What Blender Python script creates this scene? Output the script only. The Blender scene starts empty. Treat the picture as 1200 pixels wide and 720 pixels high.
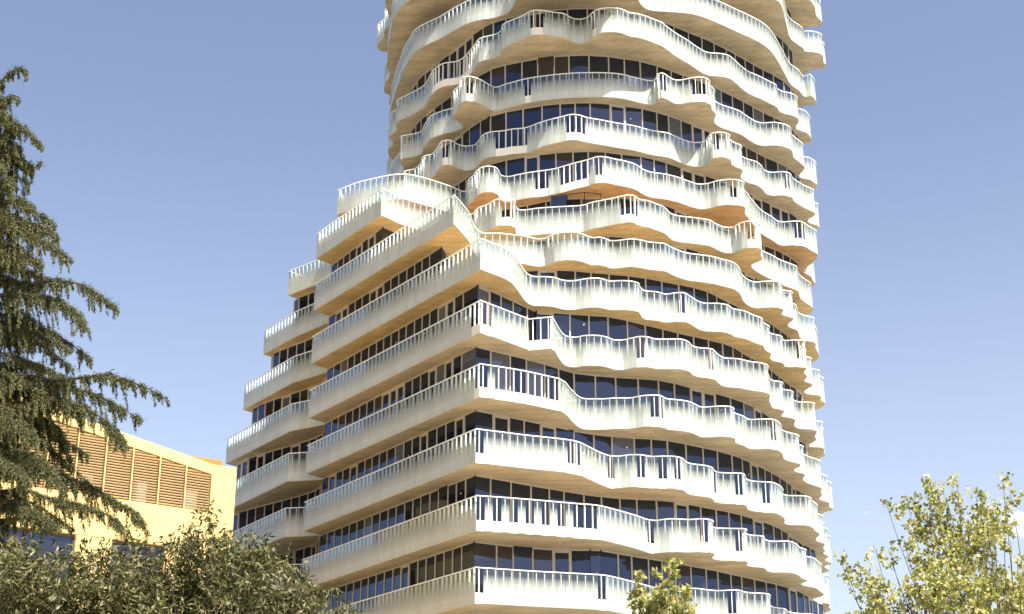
import bpy, bmesh, math, random
import numpy as np
from mathutils import Vector, Matrix
rad = math.radians
S = bpy.context.scene
COL = S.collection
random.seed(11)

# ---------------------------------------------------------------- camera, sky, sun, exposure
cam_data = bpy.data.cameras.new('camera')
cam = bpy.data.objects.new('camera', cam_data)
COL.objects.link(cam)
cam.location = (0, 0, 1.6)
cam.rotation_euler = (rad(90) + 0.356, 0, 0)
cam_data.sensor_width = 36
cam_data.lens = 1883.2 / 1200 * 36
cam_data.clip_start = 0.1
cam_data.clip_end = 6000
S.camera = cam

SUN_AZ = 37.5          # degrees to the right of straight behind the camera
SUN_EL = 56.0
sv = Vector((math.sin(rad(SUN_AZ)) * math.cos(rad(SUN_EL)), -math.cos(rad(SUN_AZ)) * math.cos(rad(SUN_EL)), math.sin(rad(SUN_EL))))
world = bpy.data.worlds.new('World')
S.world = world
world.use_nodes = True
wn = world.node_tree
wn.nodes.clear()
w_out = wn.nodes.new('ShaderNodeOutputWorld')
w_bg = wn.nodes.new('ShaderNodeBackground')
w_bg.inputs['Strength'].default_value = 0.095
sky = wn.nodes.new('ShaderNodeTexSky')
sky.sky_type = 'NISHITA'
sky.sun_disc = False
sky.sun_elevation = rad(SUN_EL)
sky.sun_rotation = math.atan2(sv.x, sv.y)
sky.air_density = 1.0
sky.dust_density = 2.6
sky.ozone_density = 2.5
# a few small fair weather clouds low over the horizon, all the way round
w_geo = wn.nodes.new('ShaderNodeTexCoord')
w_map = wn.nodes.new('ShaderNodeMapping')
w_map.inputs['Scale'].default_value = (9, 9, 17)
w_map.inputs['Location'].default_value = (-0.478, -0.012, 1.181)
w_noise = wn.nodes.new('ShaderNodeTexNoise')
w_noise.inputs['Scale'].default_value = 1.0
w_noise.inputs['Detail'].default_value = 7
w_noise.inputs['Roughness'].default_value = 0.6
w_ramp = wn.nodes.new('ShaderNodeMapRange')
w_ramp.inputs['From Min'].default_value = 0.635
w_ramp.inputs['From Max'].default_value = 0.72
w_sep = wn.nodes.new('ShaderNodeSeparateXYZ')
w_low = wn.nodes.new('ShaderNodeMapRange')
w_low.interpolation_type = 'SMOOTHSTEP'
w_low.inputs['From Min'].default_value = 0.27
w_low.inputs['From Max'].default_value = 0.20
w_mul = wn.nodes.new('ShaderNodeMath'); w_mul.operation = 'MULTIPLY'
w_mix = wn.nodes.new('ShaderNodeMixRGB')
w_mix.inputs['Color2'].default_value = (11.0, 11.2, 11.6, 1)
wl = wn.links.new
wl(w_geo.outputs['Generated'], w_map.inputs['Vector'])
wl(w_map.outputs['Vector'], w_noise.inputs['Vector'])
wl(w_noise.outputs['Fac'], w_ramp.inputs['Value'])
wl(w_geo.outputs['Generated'], w_sep.inputs['Vector'])
wl(w_sep.outputs['Z'], w_low.inputs['Value'])
wl(w_ramp.outputs['Result'], w_mul.inputs[0])
wl(w_low.outputs['Result'], w_mul.inputs[1])
wl(w_mul.outputs[0], w_mix.inputs['Fac'])
w_wb = wn.nodes.new('ShaderNodeMixRGB'); w_wb.blend_type = 'MULTIPLY'      # the camera's warm white balance
w_wb.inputs['Fac'].default_value = 1.0
w_wb.inputs['Color2'].default_value = (1.07, 0.91, 0.85, 1)
wl(sky.outputs['Color'], w_wb.inputs['Color1'])
w_hz = wn.nodes.new('ShaderNodeMapRange')                # pale haze that thickens towards the horizon
w_hz.interpolation_type = 'SMOOTHSTEP'
w_hz.inputs['From Min'].default_value = 0.50; w_hz.inputs['From Max'].default_value = 0.10
w_hz.inputs['To Min'].default_value = 0.0; w_hz.inputs['To Max'].default_value = 0.85
w_add = wn.nodes.new('ShaderNodeVectorMath'); w_add.operation = 'ADD'
wl(w_sep.outputs['Z'], w_hz.inputs['Value'])
wl(w_wb.outputs['Color'], w_add.inputs[0]); wl(w_hz.outputs['Result'], w_add.inputs[1])
wl(w_add.outputs['Vector'], w_mix.inputs['Color1'])
wl(w_mix.outputs['Color'], w_bg.inputs['Color'])
wl(w_bg.outputs['Background'], w_out.inputs['Surface'])

sun_data = bpy.data.lights.new('sun', 'SUN')
sun_data.energy = 5.0
sun_data.angle = rad(0.53)
sun_data.color = (1.0, 0.962, 0.88)
sun = bpy.data.objects.new('sun', sun_data)
sun.rotation_euler = sv.to_track_quat('Z', 'Y').to_euler()
COL.objects.link(sun)

S.view_settings.view_transform = 'Standard'
S.view_settings.look = 'None'
S.view_settings.gamma = 1
S.view_settings.exposure = 1.35
S.cycles.max_bounces = 10
S.cycles.transparent_max_bounces = 16

# ---------------------------------------------------------------- helpers
def new_mat(name):
    m = bpy.data.materials.new(name); m.use_nodes = True
    nt = m.node_tree; b = nt.nodes['Principled BSDF']
    return m, nt, b

def noise_mat(name, c1, c2, scale=3.0, rough=0.7, bump=0.0, detail=6, stretch=(1, 1, 1), spec=0.5, bscale=None):
    m, nt, b = new_mat(name)
    tc = nt.nodes.new('ShaderNodeTexCoord'); mp = nt.nodes.new('ShaderNodeMapping')
    mp.inputs['Scale'].default_value = stretch
    nz = nt.nodes.new('ShaderNodeTexNoise'); nz.inputs['Scale'].default_value = scale; nz.inputs['Detail'].default_value = detail
    rp = nt.nodes.new('ShaderNodeValToRGB')
    rp.color_ramp.elements[0].position = 0.3; rp.color_ramp.elements[1].position = 0.7
    rp.color_ramp.elements[0].color = (*c1, 1); rp.color_ramp.elements[1].color = (*c2, 1)
    nt.links.new(tc.outputs['Object'], mp.inputs['Vector']); nt.links.new(mp.outputs['Vector'], nz.inputs['Vector'])
    nt.links.new(nz.outputs['Fac'], rp.inputs['Fac']); nt.links.new(rp.outputs['Color'], b.inputs['Base Color'])
    b.inputs['Roughness'].default_value = rough
    b.inputs['Specular IOR Level'].default_value = spec
    if bump:
        n2 = nt.nodes.new('ShaderNodeTexNoise'); n2.inputs['Scale'].default_value = bscale or scale * 6; n2.inputs['Detail'].default_value = 5
        bp = nt.nodes.new('ShaderNodeBump'); bp.inputs['Strength'].default_value = bump; bp.inputs['Distance'].default_value = 0.02
        nt.links.new(mp.outputs['Vector'], n2.inputs['Vector']); nt.links.new(n2.outputs['Fac'], bp.inputs['Height'])
        nt.links.new(bp.outputs['Normal'], b.inputs['Normal'])
    return m

def tag(o, label=None, cat=None, group=None, kind=None):
    if label: o['label'] = label
    if cat: o['category'] = cat
    if group: o['group'] = group
    if kind: o['kind'] = kind
    return o

def empty(name, loc):
    o = bpy.data.objects.new(name, None); o.location = loc; o.empty_display_size = 0.5
    COL.objects.link(o); return o

def link(name, me, parent=None):
    o = bpy.data.objects.new(name, me); COL.objects.link(o)
    if parent:
        o.parent = parent
        # parts are written in world coordinates: cancel the parent's location
        p = Vector((0, 0, 0)); q = parent
        while q: p += q.location; q = q.parent
        o.location = -p
    return o

def place(o, loc):
    """world location for a parented part"""
    p = Vector((0, 0, 0)); q = o.parent
    while q: p += q.location; q = q.parent
    o.location = Vector(loc) - p

class MB:
    def __init__(s): s.v = []; s.f = []; s.m = []; s.uv = []
    def box(s, c, ax, ay, az, mi=0):
        """box centre c, half-vectors ax, ay, az"""
        c = Vector(c); ax = Vector(ax); ay = Vector(ay); az = Vector(az); n = len(s.v)
        for i, j, k in ((-1,-1,-1),(1,-1,-1),(1,1,-1),(-1,1,-1),(-1,-1,1),(1,-1,1),(1,1,1),(-1,1,1)):
            s.v.append(tuple(c + ax*i + ay*j + az*k))
        for q in ((0,3,2,1),(4,5,6,7),(0,1,5,4),(1,2,6,5),(2,3,7,6),(3,0,4,7)):
            s.f.append(tuple(n + x for x in q)); s.m.append(mi)
    def tube(s, pts, radii, n=7, mi=0):
        base = len(s.v); P = [Vector(p) for p in pts]
        for i, p in enumerate(P):
            d = (P[min(i+1, len(P)-1)] - P[max(i-1, 0)]).normalized()
            a = d.orthogonal().normalized(); b = d.cross(a)
            if i and (a - pa).length > 1e-6:
                a = (pa - d * pa.dot(d)).normalized(); b = d.cross(a)
            pa = a
            for k in range(n):
                t = 2*math.pi*k/n
                s.v.append(tuple(p + (a*math.cos(t) + b*math.sin(t)) * radii[i]))
        for i in range(len(P)-1):
            for k in range(n):
                q = base + i*n
                s.f.append((q+k, q+(k+1) % n, q+n+(k+1) % n, q+n+k)); s.m.append(mi)
        s.f.append(tuple(base + k for k in reversed(range(n)))); s.m.append(mi)
        s.f.append(tuple(base + (len(P)-1)*n + k for k in range(n))); s.m.append(mi)
    def mesh(s, name, mats, smooth=False):
        me = bpy.data.meshes.new(name)
        me.from_pydata(s.v, [], s.f)
        for m in mats: me.materials.append(m)
        if len(mats) > 1: me.polygons.foreach_set('material_index', s.m)
        if smooth: me.polygons.foreach_set('use_smooth', [True] * len(me.polygons))
        me.update(); return me
    def build(s, name, mats, parent=None, smooth=False):
        if not isinstance(mats, (list, tuple)): mats = [mats]
        return link(name, s.mesh(name, mats, smooth), parent)

# ---------------------------------------------------------------- materials
M = {}
M['ground'] = noise_mat('paving', (.21, .205, .165), (.275, .27, .22), 0.4, .85)
def soffit(name, c):
    m, nt, b = new_mat(name)
    tc = nt.nodes.new('ShaderNodeTexCoord')
    n1 = nt.nodes.new('ShaderNodeTexNoise'); n1.inputs['Scale'].default_value = .7; n1.inputs['Detail'].default_value = 8; n1.inputs['Roughness'].default_value = .65
    mp = nt.nodes.new('ShaderNodeMapping'); mp.inputs['Scale'].default_value = (.5, 3.2, 1); mp.inputs['Rotation'].default_value = (0, 0, rad(25))
    n2 = nt.nodes.new('ShaderNodeTexNoise'); n2.inputs['Scale'].default_value = .8; n2.inputs['Detail'].default_value = 3
    ad = nt.nodes.new('ShaderNodeMath'); ad.operation = 'ADD'
    rp = nt.nodes.new('ShaderNodeMapRange'); rp.inputs['From Min'].default_value = .75; rp.inputs['From Max'].default_value = 1.3
    rp.inputs['To Min'].default_value = .70; rp.inputs['To Max'].default_value = 1.12
    mx = nt.nodes.new('ShaderNodeVectorMath'); mx.operation = 'SCALE'; mx.inputs[0].default_value = c
    L = nt.links.new
    L(tc.outputs['Object'], n1.inputs['Vector']); L(tc.outputs['Object'], mp.inputs['Vector']); L(mp.outputs['Vector'], n2.inputs['Vector'])
    L(n1.outputs['Fac'], ad.inputs[0]); L(n2.outputs['Fac'], ad.inputs[1]); L(ad.outputs[0], rp.inputs['Value']); L(rp.outputs['Result'], mx.inputs['Scale'])
    br = nt.nodes.new('ShaderNodeTexBrick'); br.inputs['Scale'].default_value = .42; br.inputs['Mortar Size'].default_value = .008
    br.inputs['Color1'].default_value = (1, 1, 1, 1); br.inputs['Color2'].default_value = (.93, .93, .92, 1); br.inputs['Mortar'].default_value = (.72, .70, .68, 1)
    m2 = nt.nodes.new('ShaderNodeMapping'); m2.inputs['Rotation'].default_value = (0, 0, rad(35)); L(tc.outputs['Object'], m2.inputs['Vector']); L(m2.outputs['Vector'], br.inputs['Vector'])
    mm = nt.nodes.new('ShaderNodeVectorMath'); mm.operation = 'MULTIPLY'; L(mx.outputs['Vector'], mm.inputs[0]); L(br.outputs['Color'], mm.inputs[1])
    L(mm.outputs['Vector'], b.inputs['Base Color'])
    b.inputs['Roughness'].default_value = .65
    return m
M['soffit'] = soffit('tan_soffit', (.54, .44, .295))
M['soffit_gold_bounce'] = soffit('gold_bounce_soffit', (.60, .43, .20))  # base colour carries the warm bounce off the lit terraces below
M['soffit_orange_bounce'] = soffit('orange_bounce_soffit', (.56, .33, .15))  # bounce from the sunlit terrace underneath, put into the colour as orange
M['edge'] = noise_mat('cream_slab_edge', (.66, .63, .53), (.74, .71, .61), 1.5, .7)
M['deck'] = noise_mat('terrace_tiles', (.45, .36, .25), (.55, .45, .32), 1.2, .8)
M['white'] = noise_mat('white_lacquered_metal', (.76, .77, .74), (.82, .83, .80), 2.0, .4)
M['frame'] = noise_mat('taupe_window_frame', (.40, .36, .30), (.47, .42, .35), 2.0, .45)
M['rear'] = noise_mat('rear_wall', (.35, .31, .26), (.42, .37, .31), .8, .8)

def frit():
    """laminated glass printed with a white dot pattern that thins out towards the top"""
    m, nt, b = new_mat('fritted_glass')
    L = nt.links.new
    uv = nt.nodes.new('ShaderNodeUVMap'); uv.uv_map = 'UVMap'
    sp = nt.nodes.new('ShaderNodeSeparateXYZ'); L(uv.outputs['UV'], sp.inputs['Vector'])
    mr = nt.nodes.new('ShaderNodeMapRange')
    mr.inputs['From Min'].default_value = .24; mr.inputs['From Max'].default_value = .84
    mr.inputs['To Min'].default_value = .95; mr.inputs['To Max'].default_value = .03
    L(sp.outputs['Y'], mr.inputs['Value'])
    ge = nt.nodes.new('ShaderNodeNewGeometry'); pm = nt.nodes.new('ShaderNodeMapping'); pm.inputs['Scale'].default_value = (2.2, 2.2, .35)      # faint rain streaks and panel-to-panel tone
    pn = nt.nodes.new('ShaderNodeTexNoise'); pn.inputs['Scale'].default_value = 1.0; pn.inputs['Detail'].default_value = 5
    L(ge.outputs['Position'], pm.inputs['Vector']); L(pm.outputs['Vector'], pn.inputs['Vector'])
    oi = nt.nodes.new('ShaderNodeObjectInfo'); pa = nt.nodes.new('ShaderNodeMath'); pa.operation = 'MULTIPLY_ADD'; pa.inputs[1].default_value = .25
    pi = nt.nodes.new('ShaderNodeMath'); pi.operation = 'ADD'; L(oi.outputs['Random'], pi.inputs[0]); L(ge.outputs['Random Per Island'], pi.inputs[1])
    L(pi.outputs[0], pa.inputs[0]); L(pn.outputs['Fac'], pa.inputs[2])
    pr = nt.nodes.new('ShaderNodeValToRGB'); pr.color_ramp.elements[0].position = .35; pr.color_ramp.elements[1].position = 1.0
    pr.color_ramp.elements[0].color = (.48, .50, .44, 1); pr.color_ramp.elements[1].color = (.565, .60, .55, 1)
    L(pa.outputs[0], pr.inputs['Fac']); L(pr.outputs['Color'], b.inputs['Base Color']); b.inputs['Roughness'].default_value = .25
    b.inputs['Specular IOR Level'].default_value = .5
    tl = nt.nodes.new('ShaderNodeBsdfTranslucent'); tl.inputs['Color'].default_value = (.54, .56, .49, 1)
    mx0 = nt.nodes.new('ShaderNodeMixShader'); mx0.inputs['Fac'].default_value = .12
    L(b.outputs['BSDF'], mx0.inputs[1]); L(tl.outputs['BSDF'], mx0.inputs[2])
    tr = nt.nodes.new('ShaderNodeBsdfTransparent'); tr.inputs['Color'].default_value = (.90, .94, .94, 1)
    gl = nt.nodes.new('ShaderNodeBsdfGlossy'); gl.inputs['Roughness'].default_value = .02; gl.inputs['Color'].default_value = (.95, .97, 1, 1)
    fr = nt.nodes.new('ShaderNodeFresnel'); fr.inputs['IOR'].default_value = 1.5
    mx1 = nt.nodes.new('ShaderNodeMixShader'); fk = nt.nodes.new('ShaderNodeMath'); fk.operation = 'MULTIPLY'; fk.inputs[1].default_value = .2; L(fr.outputs['Fac'], fk.inputs[0]); L(fk.outputs[0], mx1.inputs['Fac']); L(tr.outputs['BSDF'], mx1.inputs[1]); L(gl.outputs['BSDF'], mx1.inputs[2])
    mx = nt.nodes.new('ShaderNodeMixShader'); L(mr.outputs['Result'], mx.inputs['Fac']); L(mx1.outputs['Shader'], mx.inputs[1]); L(mx0.outputs['Shader'], mx.inputs[2])
    L(mx.outputs['Shader'], nt.nodes['Material Output'].inputs['Surface'])
    return m
M['frit'] = frit()

def dark_glass(name, tint=(.010, .010, .013), gl=(.46, .62, 1.0), f0=.05):
    m, nt, b = new_mat(name); L = nt.links.new
    tc = nt.nodes.new('ShaderNodeTexCoord'); nz = nt.nodes.new('ShaderNodeTexNoise'); nz.inputs['Scale'].default_value = .35
    L(tc.outputs['Object'], nz.inputs['Vector'])
    b.inputs['Base Color'].default_value = (*tint, 1); b.inputs['Roughness'].default_value = .3
    b.inputs['Specular IOR Level'].default_value = 0
    g = nt.nodes.new('ShaderNodeBsdfGlossy'); g.inputs['Roughness'].default_value = .006; g.inputs['Color'].default_value = (*gl, 1)
    lw = nt.nodes.new('ShaderNodeLayerWeight'); lw.inputs['Blend'].default_value = .35
    mr = nt.nodes.new('ShaderNodeMapRange'); mr.inputs['To Min'].default_value = f0; mr.inputs['To Max'].default_value = .85
    L(lw.outputs['Fresnel'], mr.inputs['Value'])
    mx = nt.nodes.new('ShaderNodeMixShader'); L(mr.outputs['Result'], mx.inputs['Fac']); L(b.outputs['BSDF'], mx.inputs[1]); L(g.outputs['BSDF'], mx.inputs[2])
    bp = nt.nodes.new('ShaderNodeBump'); bp.inputs['Strength'].default_value = .012; bp.inputs['Distance'].default_value = .3
    L(nz.outputs['Fac'], bp.inputs['Height']); L(bp.outputs['Normal'], g.inputs['Normal'])
    L(mx.outputs['Shader'], nt.nodes['Material Output'].inputs['Surface'])
    return m
M['glass'] = dark_glass('dark_window_glass')
M['glass_blind'] = dark_glass('window_glass_with_drawn_blind', tint=(.085, .088, .10))
M['glass_brown'] = dark_glass('brown_window_glass', tint=(.035, .022, .012))  # browner base tint for a few random panes

# ---------------------------------------------------------------- ground
gb = MB()
gb.box((0, 500, -.5), (2500, 0, 0), (0, 2500, 0), (0, 0, .5))
tag(gb.build('ground', M['ground']), 'pale paved ground spreading out under the buildings and trees', 'ground', kind='structure')

# ---------------------------------------------------------------- residential tower
# plan of each storey's balcony edge (metres; a trailing c marks a sharp corner), lowest storey first
CURVES = {
1: "-17.5,102.9 -21,98.4c -12.2,84.9c -10.25,84.6c -11,83.6c -1.61,69.9c 0.94,70.76 3.68,71.52 4.16,71.71 5.69,73.46 6.8,74.8 7.77,75.05 8.48,74.89 9.59,75.47 10.55,75.32 11.08,75.93 12.13,76.32 12.39,77.1 12.53,78.68 12.98,79.97 13.57,80.41 13.96,81.36 14.56,81.86 15.16,81.94 15.72,83.19 15.91,84.75 16.6,85.65 16.74,87.56 17.46,88.79 17.65,90.58 18.23,92.44 18.02,93.77 18.5,97.2 18.6,102 14.5,107 7,109 0,108 -6,105.5 -12,102.5",
2: "-16.5,101.5 -20,97c -12.2,84.9c -10.25,84.6c -11,83.6c -1.57,69.44c 0.47,70.06 2.81,70.92 3.86,71.3 4.69,72.11 5.65,73.21 6.45,74.23 6.81,74.36 7.06,74.17 7.46,74 8.3,74.16 8.92,74 9.3,74.18 9.5,74.59 9.48,75.53 9.81,75.95 10.39,76.06 11.22,76.17 11.34,76.48 11.31,77.08 11.72,77.59 12.28,77.77 12.56,78.65 12.98,78.99 13.68,78.93 14.21,79.56 14.54,80.43 15,81.09 14.79,82.03 15.06,82.52 15.66,83.01 16.05,83.87 16.53,85.33 15.92,86.95 16.48,87.5 17.28,87.69 17.47,88.85 17.77,89.84 17.58,90.8 18.5,97.2 18.6,102 14.5,107 7,109 0,108 -6,105.5 -12,102.5",
3: "-15.5,100.2 -19,95.7c -12.2,85c -10.25,84.65c -10.22,84.5c -11,83.6c -1.62,69.58c 0.48,70.55 2.91,71.62 3.56,72.58 4.21,73.68 4.74,74.26 5.15,74.27 5.54,74.04 6.14,74.04 6.63,74.35 7.17,74.29 7.83,74.37 8.16,74.71 8.4,75.36 8.75,75.72 9.47,76.07 9.78,76.43 10,77.1 10.33,77.4 11.01,77.48 11.44,77.58 11.62,78.03 11.76,78.66 12.16,79.11 12.64,79.24 13.13,79.34 13.66,80.08 13.99,81.03 14.09,81.81 14.42,82.14 15.28,82.24 15.69,82.64 15.85,83.26 16.37,84.4 16.42,85.86 17.09,86.87 17.18,87.87 17.46,88.67 17.46,89.38 17.95,90.21 17.91,91.28 18.51,92.26 18.19,93.04 18.72,94.27 18.52,95.08 18.5,97.2 18.6,102 14.5,107 7,109 0,108 -6,105.5 -12,102.5",
4: "-14.6,98.9 -18.1,94.4c -12.2,85.2c -10.25,84.8c -10.22,84.5c -11,83.6c -1.47,69.64c 0.5,70.65 2.2,71.85c 2.5,72.4 2.85,73.62 3.47,75.02 4.09,75.08 4.55,75.07 4.95,74.94 5.37,74.93 5.78,74.92 6.26,74.59 6.62,74.49 7.14,74.51 7.55,75.06 8.12,75.24 8.68,75.54 9.03,75.99 9.35,76.43 9.68,76.44 10.28,76.3 10.8,76.38 11.04,76.7 11.12,77.38 11.66,78.02 12.08,78.64 12.61,78.59 13.25,78.61 13.73,79.34 14.08,80.62 14.41,81.01 15.02,81.51 15.15,81.9 14.91,82.9 15.17,83.21 15.69,83.76 15.72,84.75 16.21,85.7 17.15,86.83 17.2,87.63 17.46,88.43 17.42,89.25 18.19,90.27 18.32,91.12 18.75,91.97 18.33,92.63 18.5,97.2 18.6,102 14.5,107 7,109 0,108 -6,105.5 -12,102.5",
5: "-13.6,97.7 -17.1,93.2c -12.3,86.1c -10.22,84.75c -10.22,84.5c -11,83.6c -1.47,69.65c 0.8,72.2c 1.9,71.9c 2.7,74.7 3.13,74.84 3.56,74.59 4.26,74.59 4.7,74.85 5.05,75.23 5.5,75.24 5.87,74.98 6.3,74.73 6.69,74.8 7.1,75.1 7.66,75.12 8.37,75.13 8.74,75.48 9.06,76.19 9.49,76.47 9.91,76.54 10.09,76.65 10.46,77.45 10.87,78.02 11.62,78.19 12.24,78.61 12.96,78.91 13.29,79.31 13.42,80.38 13.6,81.02 13.87,81.77 14.47,82.11 14.56,82.58 14.48,83.21 15.27,83.7 15.42,84.21 15.49,85.02 15.89,85.68 16.81,85.89 16.99,86.49 17.02,87.34 17.25,87.93 17,89.11 17.15,89.42 17.92,89.61 18.07,90.07 18.15,90.72 18.36,91.3 18.14,92.06 18.5,97.2 18.6,102 14.5,107 7,109 0,108 -6,105.5 -12,102.5",
6: "-12.6,96.9 -16.1,92.4c -12.45,87c -10.22,85c -10.22,84.5c -11,83.6c -1.47,69.64c -1,70.14 -0.18,71.08 0.25,72.33 0.75,74.12 1.07,74.53 1.58,74.55 2.11,74.68 2.51,75.02 2.93,75.14 3.3,75.03 3.77,74.8 4.34,74.76 4.89,75.14 5.42,75.1 5.95,75.16 6.35,75.42 6.49,76.02 6.76,76.51 7.36,76.66 7.92,77.01 8.25,76.85 8.77,76.8 9.16,77.3 9.67,78.05 10.05,78.33 10.7,78.35 11.27,78.61 11.59,79.13 12.24,79.49 12.83,80.15 13.33,80.6 13.51,81.28 13.94,81.91 13.98,82.62 14.19,83.07 14.8,83.47 15.12,84.22 15.7,84.12 16.26,84.29 16.23,85.16 16.6,85.94 16.51,86.72 17.17,87.39 16.87,88.63 17.06,89.15 17.97,89.52 18.13,90.48 18.53,91.05 18.32,92.21 17.93,92.6 18.5,97.2 18.6,102 14.5,107 7,109 0,108 -6,105.5 -12,102.5",
7: "-11.4,95.7 -14.9,91.2c -12.65,88.05c -10.22,85.35c -10.22,84.5c -11,83.6c -2.83,71.53c -2.45,72.65 -2.17,73.63 -1.86,75.58 -1.52,76.28 -0.7,76.31 0.09,76.52 0.48,76.6 0.88,76.82 1.32,77.05 1.72,76.98 2.08,76.48 2.58,76.2 3.09,76.13 3.59,76.37 4.17,76.91 4.51,76.84 4.84,77.01 5.09,77.29 5.49,77.29 6.16,77.07 6.62,77.19 7.12,77.47 7.54,77.59 7.94,77.68 8.39,78.21 9.27,78.98 10.05,79.25 10.81,79.56 11.19,79.83 11.86,80.27 12.31,81.03 12.59,81.99 12.95,82.73 13.49,83.25 14.01,83.14 14.58,83.09 14.96,83.28 15.08,83.56 15,84.09 15.3,84.5 15.78,84.73 15.87,85.09 15.65,85.91 15.84,86.36 16.32,86.8 16.52,87.39 16.79,88.26 17.26,88.72 17.79,89.05 17.92,89.89 18.31,91.04 18.5,91.85 18.36,92.49 17.91,92.83 18.5,97.2 18.6,102 14.5,107 7,109 0,108 -6,105.5 -12,102.5",
8: "-9.85,93.9 -13.35,89.4c -11.55,87.7c -10.22,86.3c -10.22,84.5c -11,83.6c -6.88,77.49c -5.77,78.86 -4.7,79.68 -4.17,80.04 -3.5,80.49 -2.81,80.88 -2.22,80.93 -1.89,80.16 -1.34,79.61 -0.95,79.05 -0.46,78.81 -0.05,78.82 0.17,79.22 0.19,79.84 0.35,80.31 0.7,80.37 1.29,80.16 2.3,79.97 3.21,79.85 3.85,79.72 4.26,79.38 5.18,78.92 5.88,78.53 6.23,78.36 6.53,78.48 6.8,78.91 7.35,79.16 7.8,79.56 8.17,79.86 8.44,80.32 8.66,80.79 9.12,81.15 9.87,81.36 10.72,81.64 10.93,81.73 11.34,82.26 11.91,82.74 12.34,82.74 12.63,82.21 13.06,81.91 13.59,81.97 13.83,82.28 13.84,83 14.07,83.63 13.97,83.91 13.56,84.49 13.67,85 14.15,85.72 14.66,86.38 15.1,86.81 15.77,87.61 16.56,88.3 16.88,88.63 17.23,89.86 17.75,90.74 18.2,91.35 18.36,92.08 18.26,92.54 17.85,92.85 18.5,97.2 18.6,102 14.5,107 7,109 0,108 -6,105.5 -12,102.5",
9: "-8.6,91 -10.04,84.54c -8.89,83.54 -7.65,82.86 -6.63,82.42 -5.9,82.41 -5.19,82.75 -4.38,83.32 -3.55,84.01 -2.75,84.75 -2.46,83.08 -2.16,82.49 -1.95,81.81 -1.66,81.46 -1.3,81.35 -0.95,81.47 -0.76,81.92 -0.59,82.58 -0.19,82.71 0.25,82.49 1.01,82.15 1.89,81.87 2.38,81.68 2.89,81.33 3.54,80.89 4.22,80.49 4.72,80.12 5.19,80.18 5.68,80.43 6.23,80.67 6.84,81.07 7.37,81.78 7.84,82.14 8.61,82.38 9.37,82.79 10.03,83.31 10.67,83.72 11.15,83.66 11.61,83.32 12.29,83.09 12.97,83.21 13.26,83.57 13.29,84.27 13.63,85.02 14.13,86.13 14.82,87.45 15.55,88.36 16.07,89.07 16.41,89.16 16.94,89.04 17.46,89.12 17.99,89.77 18.62,90.57 18.65,91.08 18.52,91.86 18.17,93.14 18.29,93.55 18.79,94.13 19.04,94.87 19.36,95.6 19.14,96.07 19.3,98.6 18.6,101.2 16.6,104.4 13,107.3 8,109 3,109 -2,107.5 -6,104.5",
10: "-6.79,90.03 -6.28,89.5 -6.6,88.66 -5.92,88.25 -5.46,87.4 -5.28,86.53 -4.74,86.17 -4.29,85.05 -4.07,84.47 -3.59,84.36 -3.22,84.85 -2.78,85.13 -2.25,85.02 -1.98,84.55 -1.67,83.68 -1.33,83.33 -0.55,83.15 -0.04,82.94 0.77,82.75 1.45,82.21 2.06,81.77 2.86,81.35 3.23,81.13 3.71,81.14 4.28,81.5 5.05,81.78 5.82,82.11 7.02,82.54 8,83.09 8.98,83.43 9.39,83.78 10.01,84.33 10.66,84.66 11.18,84.55 11.37,84 11.48,83.51 11.86,83.33 12.35,83.44 12.62,83.77 12.65,84.22 12.94,84.63 13.36,84.97 13.51,85.28 13.45,86.08 13.93,86.79 14.61,87.23 15.03,87.83 15.31,88.44 15.75,88.74 16.48,88.65 16.92,88.9 17.17,89.52 17.65,90.14 18,90.56 18.81,91.38 18.8,91.85 18.5,92.38 18.62,92.78 19.15,93.18 19.46,93.47 19.35,93.87 19,94.15 19.3,98.6 18.6,101.2 16.6,104.4 13,107.3 8,109 3,109 -2,107.5 -6,104.5 -8.6,100.8",
11: "-7.76,95.34 -7.84,94.39 -7.26,92.74 -6.77,91.43 -6.91,90.78 -6.9,90.07 -6.45,89.87 -5.8,89.57 -5.57,89.37 -5.42,88.67 -5.12,87.81 -4.93,87.28 -4.61,86.99 -4.08,86.59 -3.44,86.24 -2.88,85.67 -3.3,84.81 -3.47,84.24 -3.11,83.49 -2.99,82.67 -2.64,82.35 -2.21,82.45 -1.77,82.81 -1.36,83.33 -0.98,83.68 -0.35,83.28 0.86,82.62 2.08,82.24 3.28,82 4.21,81.92 5.4,81.93 6.29,82.09 6.83,82.35 7.73,82.79 8.17,82.85 8.34,82.54 8.36,82.1 8.59,81.94 8.85,82.14 9.21,82.6 9.55,82.8 9.89,82.75 10.31,82.55 10.67,82.44 11.08,82.46 11.44,82.82 11.6,83.49 11.9,84.03 11.94,84.36 11.86,84.76 12.02,85.3 12.43,85.79 13.11,86.25 13.74,86.7 14.02,87.07 14.88,88.05 15.29,88.25 16.03,88.17 16.63,88.39 17.08,88.8 17.27,89.38 17.34,89.76 17.75,90.37 18.3,91.2 18.37,91.61 18.17,92.45 18.29,92.79 19.01,93.13 19.53,93.76 19.65,94.28 19.32,94.81 19.3,98.6 18.6,101.2 16.6,104.4 13,107.3 8,109 3,109 -2,107.5 -6,104.5 -8.6,100.8",
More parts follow.
